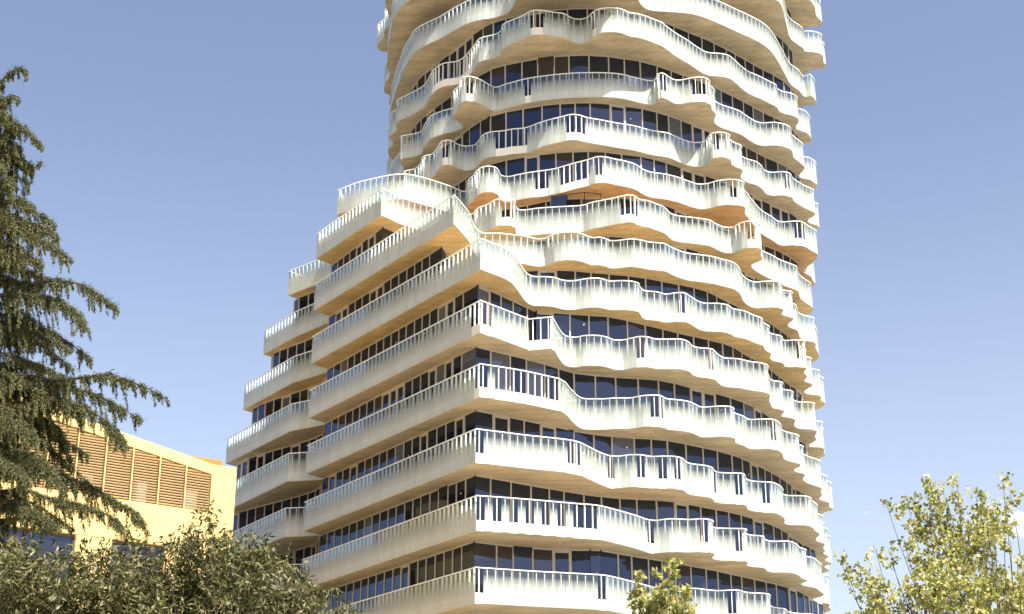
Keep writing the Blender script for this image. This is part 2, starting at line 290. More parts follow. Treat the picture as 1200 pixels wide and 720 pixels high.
12: "-7.62,96.96 -7.98,96.56 -8.11,96.03 -8.09,95.04 -7.69,94.26 -7.88,93.16 -7.33,92.25 -7.36,91.6 -7.3,91.2 -6.21,90.07 -5.53,89.25 -5.21,88.46 -4.95,87.58 -4.61,86.87 -4.11,86.38 -3.31,86.13 -2.82,85.51 -2.49,84.78 -2.22,84.14 -1.9,83.4 -1.4,83.13 -0.95,82.91 -0.65,82.51 -0.53,81.83 -0.18,81.43 0.49,80.93 1.16,80.26 1.75,80.24 2.43,80.45 2.96,80.57 3.27,80.89 3.63,81.18 4.11,81.18 4.4,80.93 4.62,80.46 4.95,80.09 5.61,79.95 6.24,80.09 6.7,80.45 7.37,80.67 8.31,81.31 8.65,81.54 9,82.03 9.67,82.87 10.39,83.64 11.14,84.55 11.72,85.07 12.48,85.2 13.02,85.42 13.46,85.99 13.92,86.69 14.43,87.35 15.24,88.01 16.02,88.73 16.46,89.14 16.64,89.66 17.09,90.05 17.6,90.26 18.05,90.76 18.13,91.23 18.03,91.81 18.16,92.18 18.79,92.57 19.3,93.45 19.37,94.07 18.89,94.4 19.3,98.6 18.6,101.2 16.6,104.4 13,107.3 8,109 3,109 -2,107.5 -6,104.5 -8.6,100.8",
13: "-8.1,100.44 -8.45,99.66 -8.46,99.05 -8.1,96.87 -8.05,95.57 -7.77,94 -7.38,92.17 -7.08,90.92 -6.97,90.39 -6.4,88.71 -5.95,87.62 -5.24,86.87 -4.42,86.14 -3.51,85.14 -2.7,84.34 -1.79,83.85 -1.17,83.72 -0.57,83.35 -0.37,83.26 -0.01,82.55 0.24,81.62 0.35,80.83 0.59,79.4 1.07,78 1.94,77.13 3.78,76.8 5.31,77.32 6.36,78.7 7.02,80.46 7.36,81.59 7.57,82.18 7.92,82.65 8.28,82.85 9.08,82.95 9.84,83.05 10.5,83.16 11.48,83.64 12.55,84.44 13.87,85.5 14.31,85.83 15.77,87.27 17.3,90.49 17.56,91.13 17.98,92.02 18.65,92.84 19.19,93.73 19.49,93.48 20.03,94.47 19.98,94.84 19.28,94.86 19.3,98.6 18.6,101.2 16.6,104.4 13,107.3 8,109 3,109 -2,107.5 -6,104.5 -8.6,100.8",
14: "-8.41,99.4 -8.82,98.91 -8.81,98.5 -8.61,97.43 -8.21,96.35 -8.34,95.41 -8.3,94.74 -8.01,92.27 -7.82,91.1 -7.67,89.83 -7.48,88.86 -6.88,87.51 -6.29,86.71 -4.4,85.51 -2.5,84.6 -0.48,83.7 1.98,82.92 4,82.72 6,82.91 8.11,83.32 10.49,84.11 12.61,85.21 14.87,86.55 16.4,86.76 16.87,87.68 17.46,89.71 18.05,91.52 19.09,92.79 19.33,93.35 19.4,93.23 20.21,93.39 20.58,93.79 20.68,94.51 20.96,94.94 20.93,95.5 20.07,95.69 19.3,98.6 18.6,101.2 16.6,104.4 13,107.3 8,109 3,109 -2,107.5 -6,104.5 -8.6,100.8",
15: "-8.56,98.77 -9.08,98.69 -9.33,98.12 -9.28,97.63 -8.73,96.71 -8.68,95.81 -8.36,95.11 -8.19,94.21 -8.31,92.92 -8.29,91.73 -6.97,88.08 -4.98,86.21 -2.5,84.62 0.06,83.51 4,82.76 8.09,83.44 11.97,85.02 15.17,87.21 17.58,89.59 19.49,91.79 20.04,92.81 20.32,93.89 20.89,94.76 20.75,95.22 20.04,95.34 19.3,98.6 18.6,101.2 16.6,104.4 13,107.3 8,109 3,109 -2,107.5 -6,104.5 -8.6,100.8",
}

# gaps in the glass balustrade: x, y, half length
OPENINGS = {
1: [(-1.41,69.97,0.15),(4.14,71.7,0.12),(10.34,75.32,0.12)],
2: [(-1.37,69.5,0.15),(-0.62,69.72,0.15),(0.14,69.95,0.15),(0.87,70.2,0.19),(1.63,70.48,0.16),(2.38,70.76,0.14),(3.1,71.02,0.16),(3.78,71.26,0.12),(6.4,74.19,0.12),(9.13,74.06,0.12),(10.98,76.1,0.12)],
3: [(-1.4,69.68,0.18),(2.98,71.71,0.32),(4.66,74.2,0.12),(5.94,74.01,0.14),(7.32,74.29,0.16),(7.99,74.49,0.13),(9.88,76.74,0.32),(11.25,77.51,0.12),(12.92,79.27,0.12),(15.67,82.64,0.24)],
4: [(-1.45,69.73,0.18),(0.79,70.89,1.77),(7.09,74.53,0.26),(13.35,78.7,0.2)],
5: [(-1.5,69.6,0.55),(-1.2,69.9,0.5),(1.38,72.04,0.54),(6.19,74.78,0.18),(9.89,76.54,0.12)],
6: [(8.54,76.79,0.17),(16.04,84.17,0.14)],
7: [],
8: [(-0.25,78.81,0.25),(6.32,78.43,0.3),(13.19,81.9,0.14)],
9: [(-1.83,81.64,0.2),(-1.09,81.39,0.12),(1.58,81.97,0.34),(3.47,80.95,0.76),(4.82,80.11,0.12),(12.58,83.1,0.17),(17.36,89.09,0.16)],
10: [(-3.92,84.41,0.22),(-0.02,82.97,0.75),(3.61,81.15,0.37),(11.71,83.37,0.12),(12.42,83.5,0.15),(16.66,88.72,0.19)],
11: [(-2.4,82.38,0.13),(0.89,82.61,0.15),(8.77,82.07,0.22),(10.93,82.48,0.43),(19.38,93.53,0.22)],
12: [(-3.63,86.13,1.84),(1.39,80.22,0.16),(4.73,80.31,0.19)],
13: [],
14: [],
15: [],
}

FLOOR_H = 3.1
SLAB_T = 0.48
def z_bottom(k): return 1.6 + 13.856 + (k - 1) * FLOOR_H - 1.592
PAR_H = 1.592

def parse(s):
    out = []
    for t in s.split():
        c = t.endswith('c'); x, y = t.rstrip('c').split(',')
        out.append((float(x), float(y), c))
    return out

def spline(pts, step=.16, closed=True):
    """centripetal Catmull-Rom through the points; returns (points, corner flags)"""
    P = [np.array(q[:2], float) for q in pts]; c = [bool(q[2]) for q in pts]; n = len(P); out = []; cor = []
    for i in range(n if closed else n - 1):
        p1 = P[i]; p2 = P[(i+1) % n]
        p0 = P[i-1] if not c[i] else 2*p1 - p2
        p3 = P[(i+2) % n] if not c[(i+1) % n] else 2*p2 - p1
        a = max(np.linalg.norm(p1-p0), 1e-3)**.5; b = max(np.linalg.norm(p2-p1), 1e-3)**.5; d = max(np.linalg.norm(p3-p2), 1e-3)**.5
        m1 = (p2-p1) + b*((p1-p0)/a - (p2-p0)/(a+b)); m2 = (p2-p1) + b*((p3-p2)/d - (p3-p1)/(b+d))
        k = max(1, int(np.linalg.norm(p2-p1)/step))
        for j in range(k):
            t = j/k
            out.append((2*t**3-3*t**2+1)*p1 + (t**3-2*t**2+t)*m1 + (-2*t**3+3*t**2)*p2 + (t**3-t**2)*m2); cor.append(c[i] and j == 0)
    if not closed: out.append(P[-1]); cor.append(True)
    return np.array(out), cor

def offset(o, d, cap=2.0):
    """move a closed loop outwards by d (mitred)"""
    e0 = o - np.roll(o, 1, 0); e1 = np.roll(o, -1, 0) - o
    n0 = np.stack([e0[:, 1], -e0[:, 0]], 1); n1 = np.stack([e1[:, 1], -e1[:, 0]], 1)
    n0 /= np.linalg.norm(n0, axis=1, keepdims=True) + 1e-9; n1 /= np.linalg.norm(n1, axis=1, keepdims=True) + 1e-9
    m = n0 + n1; m /= np.linalg.norm(m, axis=1, keepdims=True) + 1e-9
    cs = np.clip((m*n1).sum(1, keepdims=True), 1/cap, 1)
    return o + m*d/cs

def prism(mb, loop, z0, z1, mats=(0, 1, 2)):
    n = len(loop); b = len(mb.v)
    for z in (z0, z1):
        for x, y in loop: mb.v.append((float(x), float(y), z))
    mb.f.append(tuple(b + i for i in reversed(range(n)))); mb.m.append(mats[0])
    mb.f.append(tuple(b + n + i for i in range(n))); mb.m.append(mats[1])
    for i in range(n):
        j = (i+1) % n
        mb.f.append((b+i, b+j, b+n+j, b+n+i)); mb.m.append(mats[2])

def sweep(mb, loop_out, loop_in, z0, z1, mi=0):
    """closed rectangular ring"""
    n = len(loop_out); b = len(mb.v)
    for lp, z in ((loop_out, z0), (loop_out, z1), (loop_in, z1), (loop_in, z0)):
        for x, y in lp: mb.v.append((float(x), float(y), z))
    for r in range(4):
        r2 = (r+1) % 4
        for i in range(n):
            j = (i+1) % n
            mb.f.append((b+r*n+i, b+r*n+j, b+r2*n+j, b+r2*n+i)); mb.m.append(mi)

def cam_px(x, y, z):
    z -= 1.6; cp, sp = math.cos(.356), math.sin(.356)
    d = y*cp + z*sp; up = -y*sp + z*cp
    return 600 + 1883.2*x/d, 360 - 1883.2*up/d

tower = empty('residential_tower', (4.0, 92.0, 0.0))
tag(tower, 'white rounded apartment tower ringed by wavy glass balconies above a pointed lower wing', 'tower')

def unit_box(name, mat, uvs=True):
    mb = MB(); mb.box((0, 0, .5), (.5, 0, 0), (0, .5, 0), (0, 0, .5))
    me = mb.mesh(name, [mat])
    uv = me.uv_layers.new(name='UVMap')
    for l in me.loops: 
        v = me.vertices[l.vertex_index].co; uv.data[l.index].uv = (v.x + .5, v.z)
    return me
PANEL_ME = unit_box('glass_panel', M['frit'])
PANE_ME = [unit_box('window_pane', M['glass'])]*14 + [unit_box('window_pane', M['glass_blind']), unit_box('window_pane', M['glass_brown'])]

panels = []    # (score, floor, x, y, angle, width, z)
for k in range(1, 16):
    ctl = parse(CURVES[k])
    o, cor = spline(ctl)
    zb = z_bottom(k); zt = zb + PAR_H
    sm = 'soffit_orange_bounce' if k == 9 else 'soffit_gold_bounce' if k in (6, 7, 8) else 'soffit'
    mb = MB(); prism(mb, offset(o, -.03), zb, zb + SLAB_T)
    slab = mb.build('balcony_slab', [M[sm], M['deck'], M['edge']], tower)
    # balustrade: a handrail with its flat posts
    rl = MB(); sweep(rl, offset(o, .022), offset(o, -.036), zt - .04, zt)
    # split the loop at its corners and set panels along each run
    n = len(o); starts = [i for i in range(n) if cor[i]] or [0]
    ops = OPENINGS[k]
    for a, i0 in enumerate(starts):
        i1 = starts[(a+1) % len(starts)]
        cnt = (i1 - i0) % n or n
        run = np.array([o[(i0+j) % n] for j in range(cnt+1)])
        seg = np.linalg.norm(np.diff(run, axis=0), axis=1); L = np.concatenate([[0], np.cumsum(seg)])
        m = max(1, round(L[-1]/.38)); w = L[-1]/m
        for j in range(m):
            q0 = np.array([np.interp(j*w, L, run[:, c]) for c in (0, 1)]); q1 = np.array([np.interp((j+1)*w, L, run[:, c]) for c in (0, 1)])
            c = (q0+q1)/2; t = q1-q0; wd = np.linalg.norm(t)
            if wd < .05: continue
            t /= wd; nr = np.array([t[1], -t[0]])
            mid = np.array([np.interp((j+.5)*w, L, run[:, cc]) for cc in (0, 1)])
            px, py = mid - nr*.07
            rl.box((px, py, (zb + .1 + zt - .045)/2), (t[0]*.014, t[1]*.014, 0), (nr[0]*.045, nr[1]*.045, 0), (0, 0, (zt - .045 - zb - .1)/2))
            if any((c[0]-ox)**2 + (c[1]-oy)**2 < (orr*1.02 + .05)**2 for ox, oy, orr in ops): continue
            u, v = cam_px(c[0], c[1], zb + .8)
            vis = (nr*(-c)).sum() > 0 and -20 < u < 1220 and -20 < v < 740
            u0, _ = cam_px(q0[0], q0[1], zb); u1, _ = cam_px(q1[0], q1[1], zb)
            panels.append((abs(u1-u0) if vis else 0, k, c[0], c[1], math.atan2(t[1], t[0]), wd - .012, zb + .015))
    rl.build('handrail', M['white'], slab)
panels.sort(key=lambda q: -q[0])
for i, (sc, k, x, y, a, w, z) in enumerate(panels[:300]):
    o = link('glass_panel', PANEL_ME, tower)
    o.rotation_euler = (0, 0, a); o.scale = (w, .014, PAR_H - .075); place(o, (x, y, z))
pv = []; pf = []; puv = []
bv = np.array([(-.5,-.5,0),(.5,-.5,0),(.5,.5,0),(-.5,.5,0),(-.5,-.5,1),(.5,-.5,1),(.5,.5,1),(-.5,.5,1)])
bf = ((0,3,2,1),(4,5,6,7),(0,1,5,4),(1,2,6,5),(2,3,7,6),(3,0,4,7))
for sc, k, x, y, a, w, z in panels[300:]:
    ca, sa = math.cos(a), math.sin(a); n0 = len(pv)
    for vx, vy, vz in bv:
        X = vx*w; Y = vy*.014
        pv.append((x + X*ca - Y*sa, y + X*sa + Y*ca, z + vz*(PAR_H - .075)))
    for q in bf: pf.append(tuple(n0 + i for i in q)); puv += [(bv[i][0]+.5, bv[i][2]) for i in q]
me = bpy.data.meshes.new('balustrade_glass'); me.from_pydata(pv, [], pf); me.materials.append(M['frit'])
uvl = me.uv_layers.new(name='UVMap'); uvl.data.foreach_set('uv', np.array(puv, np.float32).ravel())
tag(link('balustrade_glass', me, tower), kind='stuff')

# window walls: plan of each storey, left to right along the front; the last index of the glazed run; then the rear
REAR_LOW = "17.4,93 17.8,97 17,101.5 13.5,105.5 7,107.5 0,106.3 -5.5,104 -10.5,101"
ROUND = "-1.95,85 -1,84.05 .9,83.2 2.1,82.8 4.2,82.55 5.4,82.65 6.4,82.95 7.35,83.2 8.8,83.95 10.5,85.2 11.8,86.1 14.2,88.3 15.8,89.9 17,90.95 18,92.4 18.5,94.2"
ROUND_REAR = "18.5,97 17.6,100.5 15.5,103.6 12.3,106 8,107.5 3,107.4 -1.5,106 -5,103"
WALLS = {
 1: ("-19.2,97.6 -11,87 -10.2,84.5c -1.7,71.6c .2,72.7 2.1,73.35 3.6,73.4c 4.1,73.5c 5.7,74.8 7.4,76.1 9.8,78.1 10.8,79.1 12.6,80.9 14.5,83 16,86 17,89.5", REAR_LOW),
 2: ("-18.4,96.2 -10.8,86.8 -10.2,84.5c -1.7,71.7c 1.5,74 3.8,75.5 5.5,76.2 7.5,76.6 9.8,78.2 11.2,79.3 13.7,82.3 15.5,86 16.8,89.5", REAR_LOW),
 3: ("-17.4,95 -10.7,86.8 -10.2,84.5c -1.7,71.7c 1,73.6 3.6,75.55 5.5,76.3 7.5,76.75 9.5,78.1 11,79.3 13.7,83 15.5,86.4 16.8,90", REAR_LOW),
 4: ("-16.4,93.7 -10.6,86.7 -10.2,84.5c -1.7,71.6c 1.6,74.2 3.1,75.6 5.3,76.3 7.5,76.8 9.2,78.1 11,79.4 12.7,81.3 13.9,83.3 15.5,86.6 16.8,90", REAR_LOW),
 5: ("-15.5,92.7 -10.6,86.6 -10.2,84.5c -1.65,71.55c -.9,72.5 1.15,75.2c 4,75.8 5,76 6.1,76.7 7.7,77.8 9.6,79.05 11.4,80.3 12.6,82 13.6,83.4 15.5,86.8 16.8,90", REAR_LOW),
 6: ("-14.4,91.7 -11.6,88.1 -10.6,86.6 -10.2,84.5c -3.5,74.3c -2.9,76.5 -1.5,77.8 .8,77.5 2,77.4 3.2,77.5 4.3,77.8 6.4,78.3 8.3,79.2 10.2,80.3 11.7,82 13.4,84 15.5,87 16.8,90.2", REAR_LOW),
 7: ("-13,90.2 -11.6,88.6 -10.6,87.3 -10.2,84.5c -6.9,79c -5.3,80.8 -3.5,82.2 -1,81.5 1.5,80.9 5.1,80.2 8.9,81.5 10.4,82.5 13.5,85.8 15.6,88.2 16.8,90.2", REAR_LOW),
 8: ("-8.6,88.2 -8.7,85.7c -6.5,84 -4.4,85.1 -2.6,85.9 -1,84.05 .9,83.1 2.6,82.3 5,82.2 8.2,82.8 9.3,83.7 11.8,86 14.2,88.2 16.4,90.2 17.6,92.4", ROUND_REAR),
}
for k in range(9, 15):
    WALLS[k] = ("-6.9,98 -7,95.5 -6.4,92.3 -5.3,90 -4.3,88.5 -3.1,86.8 " + ROUND, ROUND_REAR)

panes = []
rng = random.Random(5)
for k in sorted(WALLS):
    front, rear = WALLS[k]
    o, cor = spline(parse(front), step=.12, closed=False)
    z0 = z_bottom(k) + SLAB_T; z1 = z_bottom(k+1); H = z1 - z0
    fr = MB()
    idx = [0] + [i for i in range(1, len(o)-1) if cor[i]] + [len(o)-1]
    for a, b in zip(idx[:-1], idx[1:]):
        run = o[a:b+1]; seg = np.linalg.norm(np.diff(run, axis=0), axis=1); L = np.concatenate([[0], np.cumsum(seg)])
        s = 0.0; T = L[-1]; cuts = [0.0]; kinds = []
        d0 = run[-1] - run[0]; left_face = d0[1] < -2 and k < 9      # the straight shaded face has narrower lights
        while T - s > .5:
            door = rng.random() < .13
            w = rng.choice([.74, .82]) if left_face and door else rng.choice([.76, .80, .84]) if left_face else rng.choice([.84, .92]) if door else rng.choice([.86, .98, 1.06, 1.16])
            if T - s - w < .5: w = T - s
            s += w; cuts.append(s); kinds.append(door)
        if not kinds: cuts = [0, T]; kinds = [False]
        pt = [np.array([np.interp(q, L, run[:, c]) for c in (0, 1)]) for q in cuts]
        for i, door in enumerate(kinds):
            p, q = pt[i], pt[i+1]; t = q-p; w = np.linalg.norm(t); t = t/max(w, 1e-6); nr = np.array([t[1], -t[0]]); c = (p+q)/2
            ang = math.atan2(t[1], t[0])
            # frame bars round this light: jambs, head and sill, all a little proud of the glass
            jw = .05 if door else .019; hd = .09 if door else .035
            dp = .05 if door else .035
            T3 = (t[0], t[1], 0); N3 = (nr[0]*dp, nr[1]*dp, 0)
            for sgn in (-1, 1):
                if (sgn < 0 and i == 0 and a > 0) or (sgn > 0 and i == len(kinds)-1 and b < len(o)-1): continue      # glass meets glass at a corner
                cc = c + t*sgn*(w/2 - jw)
                fr.box((cc[0], cc[1], z0 + H/2), (t[0]*jw*.98, t[1]*jw*.98, 0), N3, (0, 0, H/2 - .002))
            fr.box((c[0], c[1], z1 - hd - .003), (t[0]*(w/2 - 2*jw), t[1]*(w/2 - 2*jw), 0), N3, (0, 0, hd))
            fr.box((c[0], c[1], z0 + .05), (t[0]*(w/2 - 2*jw), t[1]*(w/2 - 2*jw), 0), N3, (0, 0, .05))
            u0, v0 = cam_px(p[0], p[1], z1); u1, _ = cam_px(q[0], q[1], z1)
            vis = (nr*(-c)).sum() > 0 and 250 < (u0+u1)/2 < 1000 and v0 > -30
            panes.append((abs(u1-u0) if vis else 0, k, c[0] - nr[0]*.01, c[1] - nr[1]*.01, ang, w - 2*jw + .02, z0 + .04, H - .05))
    f_o = fr.build('window_frame', M['frame'], tower)
    rp = parse(rear); pts = [o[-1]] + [np.array(q[:2]) for q in rp] + [o[0]]
    rw = MB()
    for p, q in zip(pts[:-1], pts[1:]):
        t = q-p; w = np.linalg.norm(t); t /= w; c = (p+q)/2
        rw.box((c[0], c[1], (z0+z1)/2), (t[0]*w/2, t[1]*w/2, 0), (t[1]*.1, -t[0]*.1, 0), (0, 0, H/2 - .004))
    rw.build('rear_wall', M['rear'], tower)
panes.sort(key=lambda q: -q[0])
for sc, k, x, y, a, w, z, h in panes[:300]:
    o = link('window_pane', rng.choice(PANE_ME), tower)
    o.rotation_euler = (rng.gauss(0, .006), 0, a + rng.gauss(0, .006)); o.scale = (w, .02, h); place(o, (x, y, z))
gm = MB()
for sc, k, x, y, a, w, z, h in panes[300:]:
    a += rng.gauss(0, .006)
    ca, sa = math.cos(a), math.sin(a); gm_i = rng.choice((0,)*14 + (1, 2))
    gm.box((x, y, z + h/2), (ca*w/2, sa*w/2, 0), (-sa*.01, ca*.01, 0), (0, 0, h/2), gm_i)
tag(gm.build('window_glass', [M['glass'], M['glass_blind'], M['glass_brown']], tower), kind='stuff')

# small white paper marks still stuck on some of the new panes
st = MB()
for sc, k, x, y, a, w, z, h in panes:
    if sc > 4 and rng.random() < .10:
        ca, sa = math.cos(a), math.sin(a); q = rng.uniform(-.3, .3)*w; zz = z + h*rng.uniform(.45, .8); r = rng.uniform(.02, .04)
        st.box((x + ca*q + sa*.022, y + sa*q - ca*.022, zz), (ca*r, sa*r, r*.4), (sa*.003, -ca*.003, 0), (-ca*r*.3, -sa*r*.3, r*1.2))
tag(st.build('window_sticker', M['white'], tower), kind='stuff')

# plinth that carries the lowest balcony down to the ground, and a lift core behind the windows
o, cor = spline(parse(WALLS[1][0]), step=.5, closed=False)
lp = np.array([tuple(q) for q in o] + [q[:2] for q in parse(WALLS[1][1])])
mb = MB(); prism(mb, lp, 0, z_bottom(1) - .003, (0, 0, 0)); mb.build('plinth', M['rear'], tower)

# dark framed glass screen on the terrace under the orange soffit
z8 = z_bottom(8) + SLAB_T
scr = MB()
for (xa, ya), (xb, yb) in (((2.15, 81.5), (3.05, 81.25)), ((3.05, 81.25), (4.0, 81.0)), ((4.0, 81.0), (4.9, 81.2))):
    for t in (0, 1):
        x = xa + (xb-xa)*t; y = ya + (yb-ya)*t
        scr.box((x, y, z8 + 1.22), (.018, 0, 0), (0, .018, 0), (0, 0, 1.22))
    d = Vector((xb-xa, yb-ya, 0)); c = Vector(((xa+xb)/2, (ya+yb)/2, 0)); nn = Vector((-d.y, d.x, 0)).normalized()
    scr.box((c.x, c.y, z8 + 2.42), d/2, nn*.02, (0, 0, .02))
M['black'] = noise_mat('black_metal', (.02, .02, .02), (.035, .03, .03), 3, .5)
sf = scr.build('screen_frame', M['black'], tower)
m = MB(); m.box((2.6, 81.375, z8 + 1.2), (.43, -.12, 0), (.003, .01, 0), (0, 0, 1.18)); m.build('screen_pane', M['glass'], sf)

# ---------------------------------------------------------------- cream building with sloping roof
E_ = Vector((.814, .581, 0)); N_ = Vector((.581, -.814, 0)); O_ = Vector((-12.69, 72, 0)); UP = Vector((0, 0, 1))
M['cream'] = noise_mat('cream_cladding', (.62, .41, .15), (.68, .46, .175), .6, .6)
M['slat'] = noise_mat('tan_louvre', (.58, .44, .25), (.66, .51, .30), 1.0, .55)
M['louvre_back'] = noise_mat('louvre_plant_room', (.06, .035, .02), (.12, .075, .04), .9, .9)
M['orange'] = noise_mat('ochre_render', (.36, .13, .02), (.43, .17, .03), .8, .75)
cb = empty('cream_building', tuple(O_))
tag(cb, 'yellow cream clad building with sloping roof and a long band of brown louvres', 'building')
def fb(mb, s0, s1, z0, z1, d0, d1, mi=0):
    """box on the front plane: along s0..s1, height z0..z1, outwards d0..d1"""
    c = O_ + E_*((s0+s1)/2) + N_*((d0+d1)/2) + UP*((z0+z1)/2)
    mb.box(c, E_*((s1-s0)/2), N_*((d1-d0)/2), UP*((z1-z0)/2), mi)
def roof_z(s): return 20.45 if s > -1.12 else 20.45 + (-1.12 - s)*.177
def louv_top(s): return 19.98 + (-1.19 - s)*.170
LEFT = -26.0; DEEP = -13.0
def quad_wall(mb, poly, d0, d1):
    """polygon in (s, z) extruded between d0 and d1"""
    n = len(poly); b = len(mb.v)
    for d in (d1, d0):
        for s, z in poly: mb.v.append(tuple(O_ + E_*s + N_*d + UP*z))
    mb.f.append(tuple(range(b, b+n))); mb.m.append(0)
    mb.f.append(tuple(b + n + i for i in reversed(range(n)))); mb.m.append(0)
    for i in range(n):
        j = (i+1) % n
        mb.f.append((b+j, b+i, b+n+i, b+n+j)); mb.m.append(0)
w = MB()
# front: band above the louvres, band below, end pier, sill zone with windows cut out
quad_wall(w, [(-1.19, louv_top(-1.19)), (-1.19, roof_z(-1.12)), (LEFT, roof_z(LEFT)), (LEFT, louv_top(LEFT))][::-1], -.30, 0)
fb(w, LEFT, -1.19, 16.42, 18.22, -.30, 0)
WIN = [(-25.6, -22.6), (-21.0, -18.0), (-16.3, -13.6), (-12.4, -9.75+2.46), (-5.67, -3.2)]
edges = [LEFT] + [e for p in WIN for e in p] + [-1.19]
for i in range(0, len(edges), 2): fb(w, edges[i], edges[i+1], 0, 16.42, -.30, 0)
for a, b in WIN: fb(w, a, b, 0, 14.1, -.30, 0)
fb(w, -1.19, 0, 0, 20.45, -.30, -.004)
wall_o = w.build('wall', M['cream'], cb)
e2 = MB(); ed = Vector((-.19, .982, 0)); en = Vector((.982, .19, 0)); p0 = O_ + N_*-.31      # east end: slanted wall whose top climbs with the roof
b0 = len(e2.v)
for dd in (-.3, 0):
    for s, z in ((0, 0), (9, 0), (9, 22.65), (0, 20.44)): e2.v.append(tuple(p0 + ed*s + en*dd + UP*z))
for q in ((3, 2, 1, 0), (4, 5, 6, 7), (0, 1, 5, 4), (1, 2, 6, 5), (2, 3, 7, 6), (3, 0, 4, 7)): e2.f.append(tuple(b0 + i for i in q)); e2.m.append(0)
fb(e2, LEFT, LEFT + .3, 0, roof_z(LEFT) - .4, DEEP, -.304); fb(e2, LEFT, 0, 0, 20.2, DEEP - .3, DEEP - .004)
e2.build('side_wall', M['cream'], cb)
for i in range(4):           # its cladding panels, seen mirrored in the tower's lowest windows
    for j in range(8):
        z0 = 14.6 + j*.9; z1 = z0 + .9
        if z1 > 20.4 + i*2.2*.245: continue
        m = MB(); c = p0 + ed*(i*2.2 + 1.15) + en*.014 + UP*(z0 + .45)
        m.box(c, ed*1.09, en*.012, UP*.44); m.build('cladding_panel', M['cream'], cb)
r2 = MB()
quad_wall(r2, [(-1.2, 20.10), (-1.2, 20.35), (LEFT, roof_z(LEFT) - .1), (LEFT, roof_z(LEFT) - .35)][::-1], DEEP, -.31)
fb(r2, -1.19, -.31, 20.1, 20.35, DEEP, -.31)
r2.build('roof', M['cream'], cb)
pa = MB(); fb(pa, -6.0, -.25, 20.36, 20.97, -1.3, -1.0); pa.build('roof_parapet', M['orange'], cb)
# flat cladding panels with open joints
def clad(s0, s1, z0, z1):
    m = MB(); g = .009
    c = O_ + E_*((s0+s1)/2) + N_*.013 + UP*((z0+z1)/2)
    m.box(c, E_*((s1-s0)/2 - g), N_*.012, UP*((z1-z0)/2 - g))
    m.build('cladding_panel', M['cream'], cb)
zs = [20.45, 19.86, 19.27, 18.68, 18.09, 17.5, 16.91, 16.42, 15.8, 15.2]
for a, b in zip(zs[1:], zs[:-1]): clad(-1.17, 0, a, b)
ss = [-1.19, -3.98, -6.77, -9.56, -12.35, -15.1, -17.9]
for a, b in zip(ss[1:], ss[:-1]):
    for z0, z1 in ((17.52, 18.2), (16.44, 17.52)): clad(a, b, z0, z1)
zz = [16.42, 15.83, 15.24, 14.65]
for a, b in zip(zz[1:], zz[:-1]):
    for s0, s1 in ((-7.27, -5.69), (-3.18, -1.19)): clad(s0, s1, a, b)
# louvre bays
bays = [-1.19, -2.46, -3.73, -5.02, -6.28, -7.58, -8.87, -10.16, -11.45, -12.74]
lb = MB(); quad_wall(lb, [(-14, 17.9), (-1.0, 17.9), (-1.0, 20.05), (-14, louv_top(-14) + .1)], -1.6, -1.5); fb(lb, -1.1, -1.0, 17.9, 20.0, -1.498, -.305); lb.build('plant_room_wall', M['louvre_back'], cb)
SL = MB(); SL.box((0, 0, 0), E_*.5, N_*.034 + UP*.020, UP*.008 - N_*.012)
SLAT_ME = SL.mesh('louvre_slat', [M['slat']])
for b1, b0 in zip(bays[:-1], bays[1:]):
    pm = MB(); fb(pm, b1 - .03, b1 + .03, 18.23, louv_top(b1) - .01, -.12, .012)
    pm.build('louvre_post', M['cream'], cb)
    z = 18.31
    while z < louv_top(b0) - .05:
        s_hi = b1 - .035
        lim = -1.19 - (z + .06 - 19.98)/.170     # right-hand limit where the slat meets the sloping head
        s_hi = min(s_hi, lim)
        if s_hi - (b0 + .035) > .12:
            o = link('louvre_slat', SLAT_ME, cb)
            L = s_hi - b0 - .035; c = O_ + E_*((s_hi + b0 + .035)/2) + N_*(-.07) + UP*z
            o.scale = (1, 1, 1)
            # lengthen along the facade only
            R = Matrix(((E_.x, N_.x, 0), (E_.y, N_.y, 0), (0, 0, 1)))
            sc = R @ Matrix.Diagonal((L, 1, 1)) @ R.transposed()
            o.matrix_basis = Matrix.Translation(c - O_) @ sc.to_4x4()
        z += .122
M['white_box'] = noise_mat('pale_backing', (.6, .6, .58), (.75, .74, .72), 2, .6)
for a, b in ((-4.4, -3.95), (-7.0, -6.5), (-2.1, -1.5)):  # white boxes set behind the slats for the pale patches between them
    eq = MB(); fb(eq, a, b, 18.3, 19.3, -1.2, -.8); eq.build('white_backing_box', M['white_box'], cb)
# windows
M['win_frame'] = noise_mat('brown_window_frame', (.05, .035, .025), (.08, .055, .04), 3, .4)
for a, b in WIN:
    fm = MB()
    for s0, s1, z0, z1 in ((a, b, 16.30, 16.418), (a, b, 14.102, 14.2), (a, a + .08, 14.2, 16.30), (b - .08, b, 14.2, 16.30), ((a+b)/2 - .04, (a+b)/2 + .04, 14.2, 16.30)):
        fb(fm, s0 + .002, s1 - .002, z0, z1, -.29, -.16)
    f = fm.build('window_frame', M['win_frame'], cb)
    for s0, s1 in ((a + .08, (a+b)/2 - .04), ((a+b)/2 + .04, b - .08)):
        g = MB(); fb(g, s0, s1, 14.2, 16.30, -.24, -.22); g.build('pane', M['glass'], f)

